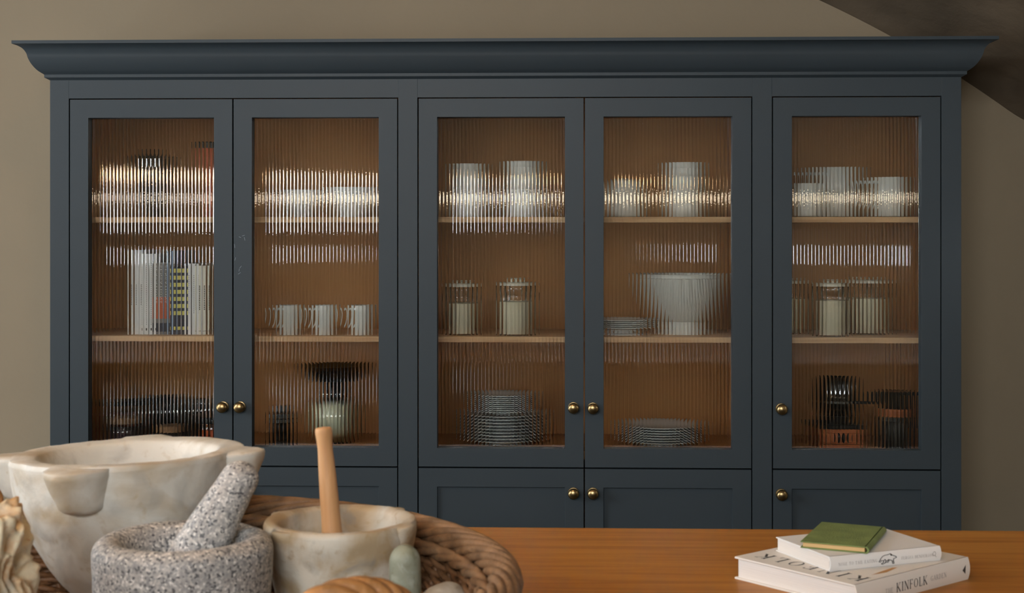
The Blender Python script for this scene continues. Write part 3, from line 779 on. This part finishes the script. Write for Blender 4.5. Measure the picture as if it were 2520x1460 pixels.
mesh_obj('upper_chamber', lathe([(0, h * .693), (r * .7, h * .693), (r * .8, h * .8), (r * .92, h * .99), (r * .88, h), (0, h * .98)], 40), M_dark, t, smooth=40)
P = smoothpath([(r * .85, -.01, h * .95), (r * 1.3, -.012, h * .93), (r * 1.35, -.012, h * .6), (r * 1.25, -.012, h * .35)], 6)
mesh_obj('handle', tube(P, .005, 8), M_black, t, smooth=50)
mesh_obj('steel_rod', tube([(-r * 1.05, -.03, 0.001), (-r * 1.05, -.03, h * .5)], .0015, 6), M_steel, t, smooth=50)

# ------------------------------------------------------------------ island worktop
ZT = 0.92
yf = -1.457
isl = thing('kitchen_island', 'long orange oak worktop in front of the dresser', 'table', (0, yf - .8, 0))
mesh_obj('worktop', box(-1.75, 1.40, -.72, .8, ZT - .04, ZT), M_table, isl, bevel=.003)
mesh_obj('island_body', box(-1.65, 1.3, -.66, .72, .08, ZT - .0405), M_paint, isl)
mesh_obj('plinth', box(-1.6, 1.25, -.6, .66, 0, .0795), M_paint, isl)

# ------------------------------------------------------------------ books on the worktop
def on_plane(u, v, z):
    d = FWD + RIGHT * ((u - 1260) / F) + Vector((0, 0, -(v - HOR) / F))
    return CAM + d * ((z - CAM.z) / d.z)
def flat_book(name, lab, c_hs, c_hf, c_ts, z0, t, cover, pages, hard=.0028, over=.004, spine=True):
    """c_hs head/spine corner, c_hf head/fore-edge corner, c_ts tail/spine corner (world xy). local x along the spine, y towards the fore edge"""
    ex = (c_ts - c_hs); ex.z = 0; L = ex.length; ang = math.atan2(ex.y, ex.x); ex.normalize()
    ey = Vector((-ex.y, ex.x, 0)); Wd = (c_hf - c_hs).dot(ey)
    th = thing(name, lab, 'book', (c_hs.x, c_hs.y, z0), ang)
    mesh_obj('lower_board', box(0, L, .001, Wd, 0, hard), cover, th, bevel=.0006)
    mesh_obj('upper_board', box(0, L, .001, Wd, t - hard, t), cover, th, bevel=.0006)
    if spine:
        n = 8; v = []
        for x in (0, L):
            for k in range(n + 1):
                z = t * k / n; b = -.0035 * (1 - (2 * k / n - 1) ** 2)
                v.append((x, b, z))
            for k in range(n, -1, -1):
                z = t * k / n; b = -.0035 * (1 - (2 * k / n - 1) ** 2) + .003
                v.append((x, b, z))
        m = 2 * (n + 1)
        f = [tuple(range(m)), tuple(range(2 * m - 1, m - 1, -1))] + [(k, (k + 1) % m, m + (k + 1) % m, m + k) for k in range(m)]
        mesh_obj('spine', (v, f), cover, th, smooth=30)
    mesh_obj('page_block', box(over, L - over, .0035, Wd - over, hard + .0001, t - hard - .0001), pages, th)
    return th, L, Wd, t
T1, T2, T3 = .032, .0205, .0095
z1 = ZT
hs, hf, ts = on_plane(2104, 1440.6, z1 + T1), on_plane(1809, 1369.5, z1 + T1), on_plane(2382, 1371, z1 + T1)
b1, L, Wd, t = flat_book('garden_book', 'thick white book at the bottom of the pile on the worktop', hs, hf, ts, z1, T1, M_cover, M_paper)
sz = .0125; zc = T1 * .5 - sz * .5
x0 = .06
tm, l1 = text_mesh('THE', .007, (x0, -.0036, zc + .001), (1, 0, 0), (0, 0, 1), (0, -1, 0)); mesh_obj('spine_title', tm, M_inkgrey, b1)
tm, l2 = text_mesh('KINFOLK', sz, (x0 + l1 + .006, -.0037, zc), (1, 0, 0), (0, 0, 1), (0, -1, 0)); mesh_obj('spine_title', tm, M_ink, b1)
tm, l3 = text_mesh('GARDEN', .007, (x0 + l1 + l2 + .012, -.0036, zc + .003), (1, 0, 0), (0, 0, 1), (0, -1, 0)); mesh_obj('spine_title', tm, M_inkgrey, b1)
mesh_obj('spine_mark', ([(L - .019, -.0038, T1 * .5), (L - .011, -.0038, T1 * .5 + .007), (L - .012, -.0038, T1 * .5 - .006)], [(0, 1, 2)]), M_ink, b1)
# cover title runs from the spine to the fore edge, its top towards the head edge
cs = .027
lt = text_len('KINFOLK', .30) * cs
tm, _ = text_mesh('KINFOLK', cs, (.020 + cs, Wd * .5 - lt * .5, T1), (0, 1, 0), (-1, 0, 0), (0, 0, 1), .30); mesh_obj('cover_title', tm, M_ink, b1)
tm, _ = text_mesh('GARDEN', .008, (.062 + cs * .6, Wd * .70, T1), (0, 1, 0), (-1, 0, 0), (0, 0, 1), .3); mesh_obj('cover_subtitle', tm, M_inkgrey, b1)
mesh_obj('cover_picture', ([(.062, .020, T1 + .0003), (.09, .016, T1 + .0003), (.125, .024, T1 + .0003), (.118, .0275, T1 + .0003), (.09, .024, T1 + .0003)], [(0, 1, 2, 3, 4)]), M_fawn, b1)

z2 = ZT + T1 + .0004
hs, hf, ts = on_plane(2041, 1370.8, z2 + T2), on_plane(1888, 1323.8, z2 + T2), on_plane(2313, 1343.6, z2 + T2)
b2, L, Wd, t = flat_book('cookery_book', 'slimmer white book with a pig drawing on its spine, under the green book', hs, hf, ts, z2, T2, M_cover2, M_paper, hard=.0018, over=.002)
sz = .0055; zc = T2 * .5 - sz * .5
tm, l1 = text_mesh('NOSE TO TAIL EATING', sz * .8, (.012, -.0036, zc), (1, 0, 0), (0, 0, 1), (0, -1, 0)); mesh_obj('spine_title', tm, M_inkgrey, b2)
tm, l2 = text_mesh('FERGUS HENDERSON', sz * .74, (.116, -.0036, zc), (1, 0, 0), (0, 0, 1), (0, -1, 0)); mesh_obj('spine_author', tm, M_inkgrey, b2)
pig = [[(0, .45), (.06, .62), (.16, .78), (.30, .86), (.46, .88), (.62, .95), (.70, .84), (.82, .74), (.95, .66), (.98, .58), (.90, .52), (.82, .50), (.80, .30), (.84, .08), (.76, .08), (.72, .34), (.62, .40), (.44, .34), (.36, .36), (.30, .18), (.16, .10), (.08, .14), (.20, .24), (.22, .40), (.12, .42), (0, .45)],
       [(.62, .95), (.66, .78), (.74, .82)], [(.22, .40), (.30, .50), (.36, .36)], [(.44, .34), (.50, .46), (.60, .40)], [(0, .45), (-.06, .34), (.02, .30), (.08, .36)], [(.34, .24), (.46, .22), (.52, .30)]]
mesh_obj('pig_drawing', strokes(pig, .05, lambda x, y: Vector((.080 + x * .028, -.0039, T2 * .5 + (y - .5) * .016))), M_ink, b2)
mesh_obj('spine_mark', strokes([[(.5 + .35 * math.cos(a * PI / 6), .6 + .35 * math.sin(a * PI / 6)) for a in range(13)], [(.6, .35), (.95, 0)]], .09, lambda x, y: Vector((L - .016 + x * .007, -.0038, T2 * .5 + (y - .5) * .008))), M_inkgrey, b2)

z3 = z2 + T2 + .0004
hs, hf, ts = on_plane(2133, 1346.7, z3 + T3), on_plane(1973, 1329, z3 + T3), on_plane(2176, 1297, z3 + T3)
b3, L, Wd, t = flat_book('green_book', 'small worn green cloth book on top of the pile', hs, hf, ts, z3, T3, M_green, M_cream_pages, hard=.0016, over=.003)

# ------------------------------------------------------------------ wicker basket
BC = from_cam(-.444, 1.518, ZT + .0005)
EA, EB = .437, .420        # centre line of the rim
RIMH = .122
bas = thing('wicker_basket', 'large round brown wicker basket tray holding the mortars', 'basket', BC, TH)
def ell(t, s, z): return Vector((EA * s * math.cos(t), EB * s * math.sin(t), z))
def flare(z): return .86 + .12 * (max(0, z) / RIMH) ** .7
NS = 72
rows = 11
for k in range(rows):
    z = .010 + k * .0092
    n = NS * 5
    for j in range(2):
        path = []
        for i in range(n):
            tt = 2 * PI * i / n
            ph = NS / 2 * tt + k * 1.1 + j * PI
            nrm = Vector((math.cos(tt), math.sin(tt), 0))
            path.append(ell(tt, flare(z), z + .0030 * math.cos(ph)) + nrm * (.0048 * math.sin(ph)))
        mesh_obj('weaver', tube(path, .0040, 6, closed=True), M_wicker, bas, smooth=80)
stake_me = None
for i in range(NS):
    tt = 2 * PI * (i + .5) / NS
    o = mesh_obj('stake', tube([ell(0, flare(z), z) - ell(0, flare(0), 0) for z in (.006, .04, .08, RIMH - .01)], .0042, 6), M_wicker, bas, smooth=80) if stake_me is None else stake_me.copy()
    if stake_me is None: stake_me = o
    else: COL.objects.link(o); o.parent = bas
    o.location = ell(tt, flare(0), 0); o.rotation_euler = (0, 0, math.atan2(EB * math.sin(tt), EA * math.cos(tt)))
def rope(s0, z0, minor, rad, strands, turns, mat, name, n=900):
    for j in range(strands):
        path = []
        for i in range(n):
            tt = 2 * PI * i / n
            c = ell(tt, s0, z0); nrm = Vector((math.cos(tt), math.sin(tt), 0))
            a = turns * tt + 2 * PI * j / strands
            path.append(c + nrm * (minor * math.cos(a)) + Vector((0, 0, minor * .9 * math.sin(a))))
        mesh_obj(name, tube(path, rad, 7, closed=True), mat, bas, smooth=80)
rope(1.0, RIMH, .0138, .0056, 9, 8, M_wicker_l, 'rim_strand')
rope(flare(.106) - .024, .108, .0050, .0052, 3, 20, M_wicker_l, 'border_strand')
rope(flare(.106) + .028, .100, .0058, .0058, 3, 20, M_wicker, 'border_strand')
# woven floor of the basket
parts = [lathe([(0, .0), (.80 * .40, .0), (.86 * .43, .001), (.86 * .43, .006), (0, .006)], 72)]
for k in range(13):
    s = .12 + k * .062
    path = [ell(2 * PI * i / 240, s, 0.0085 + .002 * math.sin(18 * 2 * PI * i / 240 + k * PI)) for i in range(240)]
    parts.append(tube(path, .0058, 6, closed=True))
mesh_obj('woven_floor', join(*parts), M_wicker, bas, smooth=80)
ZB = ZT + .0152
# handles: thick twisted arches on the rim
def basket_handle(lat, dep):
    p = from_cam(lat, dep, 0) - BC
    p = Matrix.Rotation(-TH, 3, 'Z') @ p
    tt = math.atan2(p.y / EB, p.x / EA)
    c = ell(tt, 1.0, RIMH); tang = Vector((-EA * math.sin(tt), EB * math.cos(tt), 0)).normalized()
    hw, hr = .078, .066
    N = 120
    for j in range(5):
        path = []
        for i in range(N + 1):
            u = i / N; a = PI * u
            cen = c + tang * (-hw * math.cos(a)) + Vector((0, 0, hr * math.sin(a) ** .8 - .004))
            tn = Vector((tang.x * hw * math.sin(a), tang.y * hw * math.sin(a), hr * math.cos(a))).normalized()
            n1 = tn.cross(Vector((c.x, c.y, 0)).normalized()).normalized(); n2 = tn.cross(n1)
            b = 5.2 * PI * u + 2 * PI * j / 5
            path.append(cen + n1 * (.011 * math.cos(b)) + n2 * (.011 * math.sin(b)))
        mesh_obj('handle_strand', tube(path, .0072, 7), M_handle, bas, smooth=80)
basket_handle(-.131, 1.2)
basket_handle(-.757, 1.836)

# ------------------------------------------------------------------ mortars
def rough(vf, amp, sc, seed=0.0, zlim=None):
    v, f = vf; out = []
    for p in v:
        p = Vector(p); d = mn.noise_vector(p * sc + Vector((seed, seed * 2, -seed)))
        d2 = mn.noise_vector(p * sc * 3.1 + Vector((seed + 5, 1, 2)))
        q = p + d * amp + d2 * amp * .4
        if zlim is not None and p.z <= zlim: q.z = p.z
        out.append(q)
    return out, f
def lug(R, ang, wtop, wbot, out, ztop, hgt, seg=14, rows=10, inset=.03):
    """half-cone lug hanging from the rim: flat top, rounded front, cut off below"""
    v, f = [], []
    for i in range(rows + 1):
        q = i / rows
        z = ztop - hgt * q
        w = (wtop + (wbot - wtop) * q) / 2; o = out * (1 - .30 * q ** 1.5)
        if i == 0: w *= .93; o *= .90
        if i == rows: w *= .9; o *= .9
        for k in range(seg + 1):
            a = PI * k / seg
            rr = abs(math.sin(a)) ** .8
            v.append((R - inset - .1 * q * hgt * 3 + (o + inset) * rr if 0 < k < seg else R - inset - .3 * q * hgt, -w * math.copysign(abs(math.cos(a)) ** .9, math.cos(a)), z))
    for i in range(rows):
        for k in range(seg):
            q = i * (seg + 1) + k
            f.append((q, q + 1, q + seg + 2, q + seg + 1))
        q = i * (seg + 1)
        f.append((q, q + seg + 1, q + 2 * seg + 1, q + seg))
    f.append(tuple(range(seg + 1))); q = rows * (seg + 1); f.append(tuple(range(q + seg, q - 1, -1)))
    c, s = math.cos(ang), math.sin(ang)
    v = [(x * c - y * s, x * s + y * c, z) for x, y, z in v]
    return v, f
# big cream marble mortar
MC = from_cam(-.485, 1.816, ZB)
HM = 1.137 - ZB
big = thing('marble_mortar', 'largest cream marble mortar with four rim lugs in the basket', 'mortar', MC, TH)
big.rotation_euler = (math.radians(-1.2), math.radians(-1.6), TH)
outer = sprof([(.052, 0), (.058, .004), (.074, HM - .175), (.103, HM - .135), (.1255, HM - .093), (.1385, HM - .052), (.1445, HM - .02), (.1465, HM - .006)], 5)
inner = sprof([(.1445, HM - .001), (.138, HM), (.120, HM - .001), (.1115, HM - .006), (.104, HM - .03), (.085, HM - .075), (.05, HM - .105), (0, HM - .112)], 5)
mesh_obj('bowl', rough(lathe([(0, 0)] + outer + inner, 120), .0016, 22, 1.0, 0.0), M_marble, big, smooth=50)
lt_ = math.atan2(0, 1)
for k, a in enumerate((-PI / 2 - .16, 0 - .10, PI / 2 + .1, PI + .06)):
    mesh_obj('lug', rough(lug(.143, a, .086, .062, .046 if k == 0 else .038, HM - .001, .054), .0016, 30, 3.0 + k), M_marble, big, smooth=50, bevel=.004)
# granite mortar + pestle
GC = from_cam(-.365, 1.58, ZB)
HG = 1.079 - ZB
gm = mesh_obj('granite_mortar', rough(lathe([(0, 0)] + sprof([(.080, 0), (.087, .004), (.0925, .04), (.0965, HG * .62), (.0985, HG - .022), (.0965, HG - .008), (.0885, HG - .0005), (.078, HG + .0005), (.069, HG - .004), (.062, HG - .02), (.052, HG - .055), (.03, HG - .082), (0, HG - .088)], 6), 110), .0012, 26, 4.0, 0.0), M_granite, None, smooth=60, loc=GC)
tag(gm, 'speckled grey granite mortar standing in front of the largest mortar', 'mortar')
def rod(name, lab, cat, p0, p1, prof, mat, amp=.0008, sc=25):
    """round bar from p0 to p1; prof is (fraction along, radius)"""
    d = p1 - p0; Ln = d.length
    vf = lathe([(r, q * Ln) for q, r in prof], 40)
    o = mesh_obj(name, rough(vf, amp, sc, 2.0), mat, None, smooth=60)
    o.location = p0; o.rotation_mode = 'QUATERNION'; o.rotation_quaternion = d.to_track_quat('Z', 'Y')
    return tag(o, lab, cat)
p0 = from_cam(-.383, 1.585, ZB + HG - .076)
p1 = from_cam((612 - 1260) / F * 1.62, 1.62, 1.42 - (1140 - HOR) / F * 1.62)
def rounded(prof, e0, e1, n=36):
    """(fraction, radius) list with rounded ends of length e0 and e1"""
    out = []
    for k in range(n + 1):
        q = .5 - .5 * math.cos(PI * k / n)
        r = np.interp(q, [a for a, b in prof], [b for a, b in prof])
        if q < e0: r *= math.sqrt(max(0, 1 - ((e0 - q) / e0) ** 2))
        if q > 1 - e1: r *= math.sqrt(max(0, 1 - ((q - 1 + e1) / e1) ** 2))
        out.append((q, 0 if k in (0, n) else float(r)))
    return out
rod('granite_pestle', 'speckled grey granite pestle leaning in the granite mortar', 'pestle', p0, p1, rounded([(0, .029), (.15, .0315), (.35, .030), (.62, .026), (.85, .0215), (1, .0195)], .12, .10), M_granite)
# small marble mortar
SCn = from_cam(-.205, 1.70, ZB)
HS = 1.075 - ZB
sm = thing('small_marble_mortar', 'small stained marble mortar holding the wooden pestle', 'mortar', SCn, TH)
outer = sprof([(.058, 0), (.064, .004), (.076, HS * .35), (.086, HS * .7), (.0905, HS - .018), (.0905, HS - .006)], 5)
inner = sprof([(.0885, HS - .001), (.083, HS), (.0765, HS - .002), (.072, HS - .008), (.067, HS - .035), (.05, HS - .07), (.02, HS - .082), (0, HS - .083)], 5)
mesh_obj('bowl', rough(lathe([(0, 0)] + outer + inner, 96), .0016, 28, 7.0, 0.0), M_marble2, sm, smooth=50)
for k, a in enumerate((-PI / 2 - .75, -.45, PI / 2 - .75, PI - .5)):
    mesh_obj('lug', rough(lug(.088, a, .040, .022, .012, HS - .0015, .085 if k in (0, 1) else .05, inset=.011), .0014, 30, 13.0 + k), M_marble2, sm, smooth=50, bevel=.003)
# wooden pestle
p0 = from_cam((826 - 1260) / F * 1.695, 1.695, ZB + HS - .070)
p1 = from_cam((796 - 1260) / F * 1.705, 1.705, 1.42 - (1052 - HOR) / F * 1.705)
wp = [(0, 0), (.02, .002), (.025, .03), (.0245, .09), (.021, .16), (.0145, .24), (.0118, .34), (.0112, .55), (.0098, .75), (.0090, .86), (.0098, .93), (.0104, .965), (.0098, .99), (.007, 1.0), (0, 1.0)]
rod('wooden_pestle', 'pale turned wooden pestle standing in the small marble mortar', 'pestle', p0, p1, [(z, r) for r, z in sprof(wp, 4)], M_pestle, .0004)
# rounded green-grey stone pestle standing upright
p0 = from_cam(-.116, 1.56, ZB); p1 = from_cam((996 - 1260) / F * 1.555, 1.555, 1.42 - (1341 - HOR) / F * 1.555)
rod('stone_pestle', 'upright green-grey stone pestle in front of the small mortar', 'pestle', p0, p1, rounded([(0, .018), (.3, .0182), (.6, .0176), (1, .0168)], .04, .13), M_glassstone)
# grey stone lying against the basket wall
p0 = from_cam(-.098, 1.61, ZB + .046); p1 = from_cam(-.060, 1.665, ZB + .056)
rod('lying_pestle', 'grey stone pestle lying by the basket wall', 'pestle', p0, p1, rounded([(0, .022), (.4, .026), (1, .021)], .2, .25), M_greystone, .002, 20)
# ruffled shell at the edge of the picture
def shell():
    bm = bmesh.new(); bmesh.ops.create_icosphere(bm, subdivisions=6, radius=1)
    for vtx in bm.verts:
        p = vtx.co.copy()
        n1 = 1 - abs(mn.noise(p * 1.7 + Vector((3, 1, 4)))) * 2
        n2 = 1 - abs(mn.noise(p * 4.2 + Vector((8, 2, 1)))) * 2
        n3 = mn.noise(p * 9 + Vector((1, 7, 2)))
        s = .72 + .22 * n1 + .12 * n2 + .05 * n3
        vtx.co = Vector((p.x * .072 * s, p.y * .075 * s, p.z * .112 * s))
    me = bpy.data.meshes.new('sea_shell'); bm.to_mesh(me); bm.free()
    me.polygons.foreach_set('use_smooth', [True] * len(me.polygons)); me.materials.append(M_shell)
    o = bpy.data.objects.new('sea_shell', me); COL.objects.link(o); return o
sh = shell(); SHC = from_cam(-.565, 1.47, ZB + .1); sh.location = SHC
sh.location.z = ZB - min((v.co.z for v in sh.data.vertices)) + .0005
tag(sh, 'ruffled cream coral-like shell at the edge of the basket', 'shell')
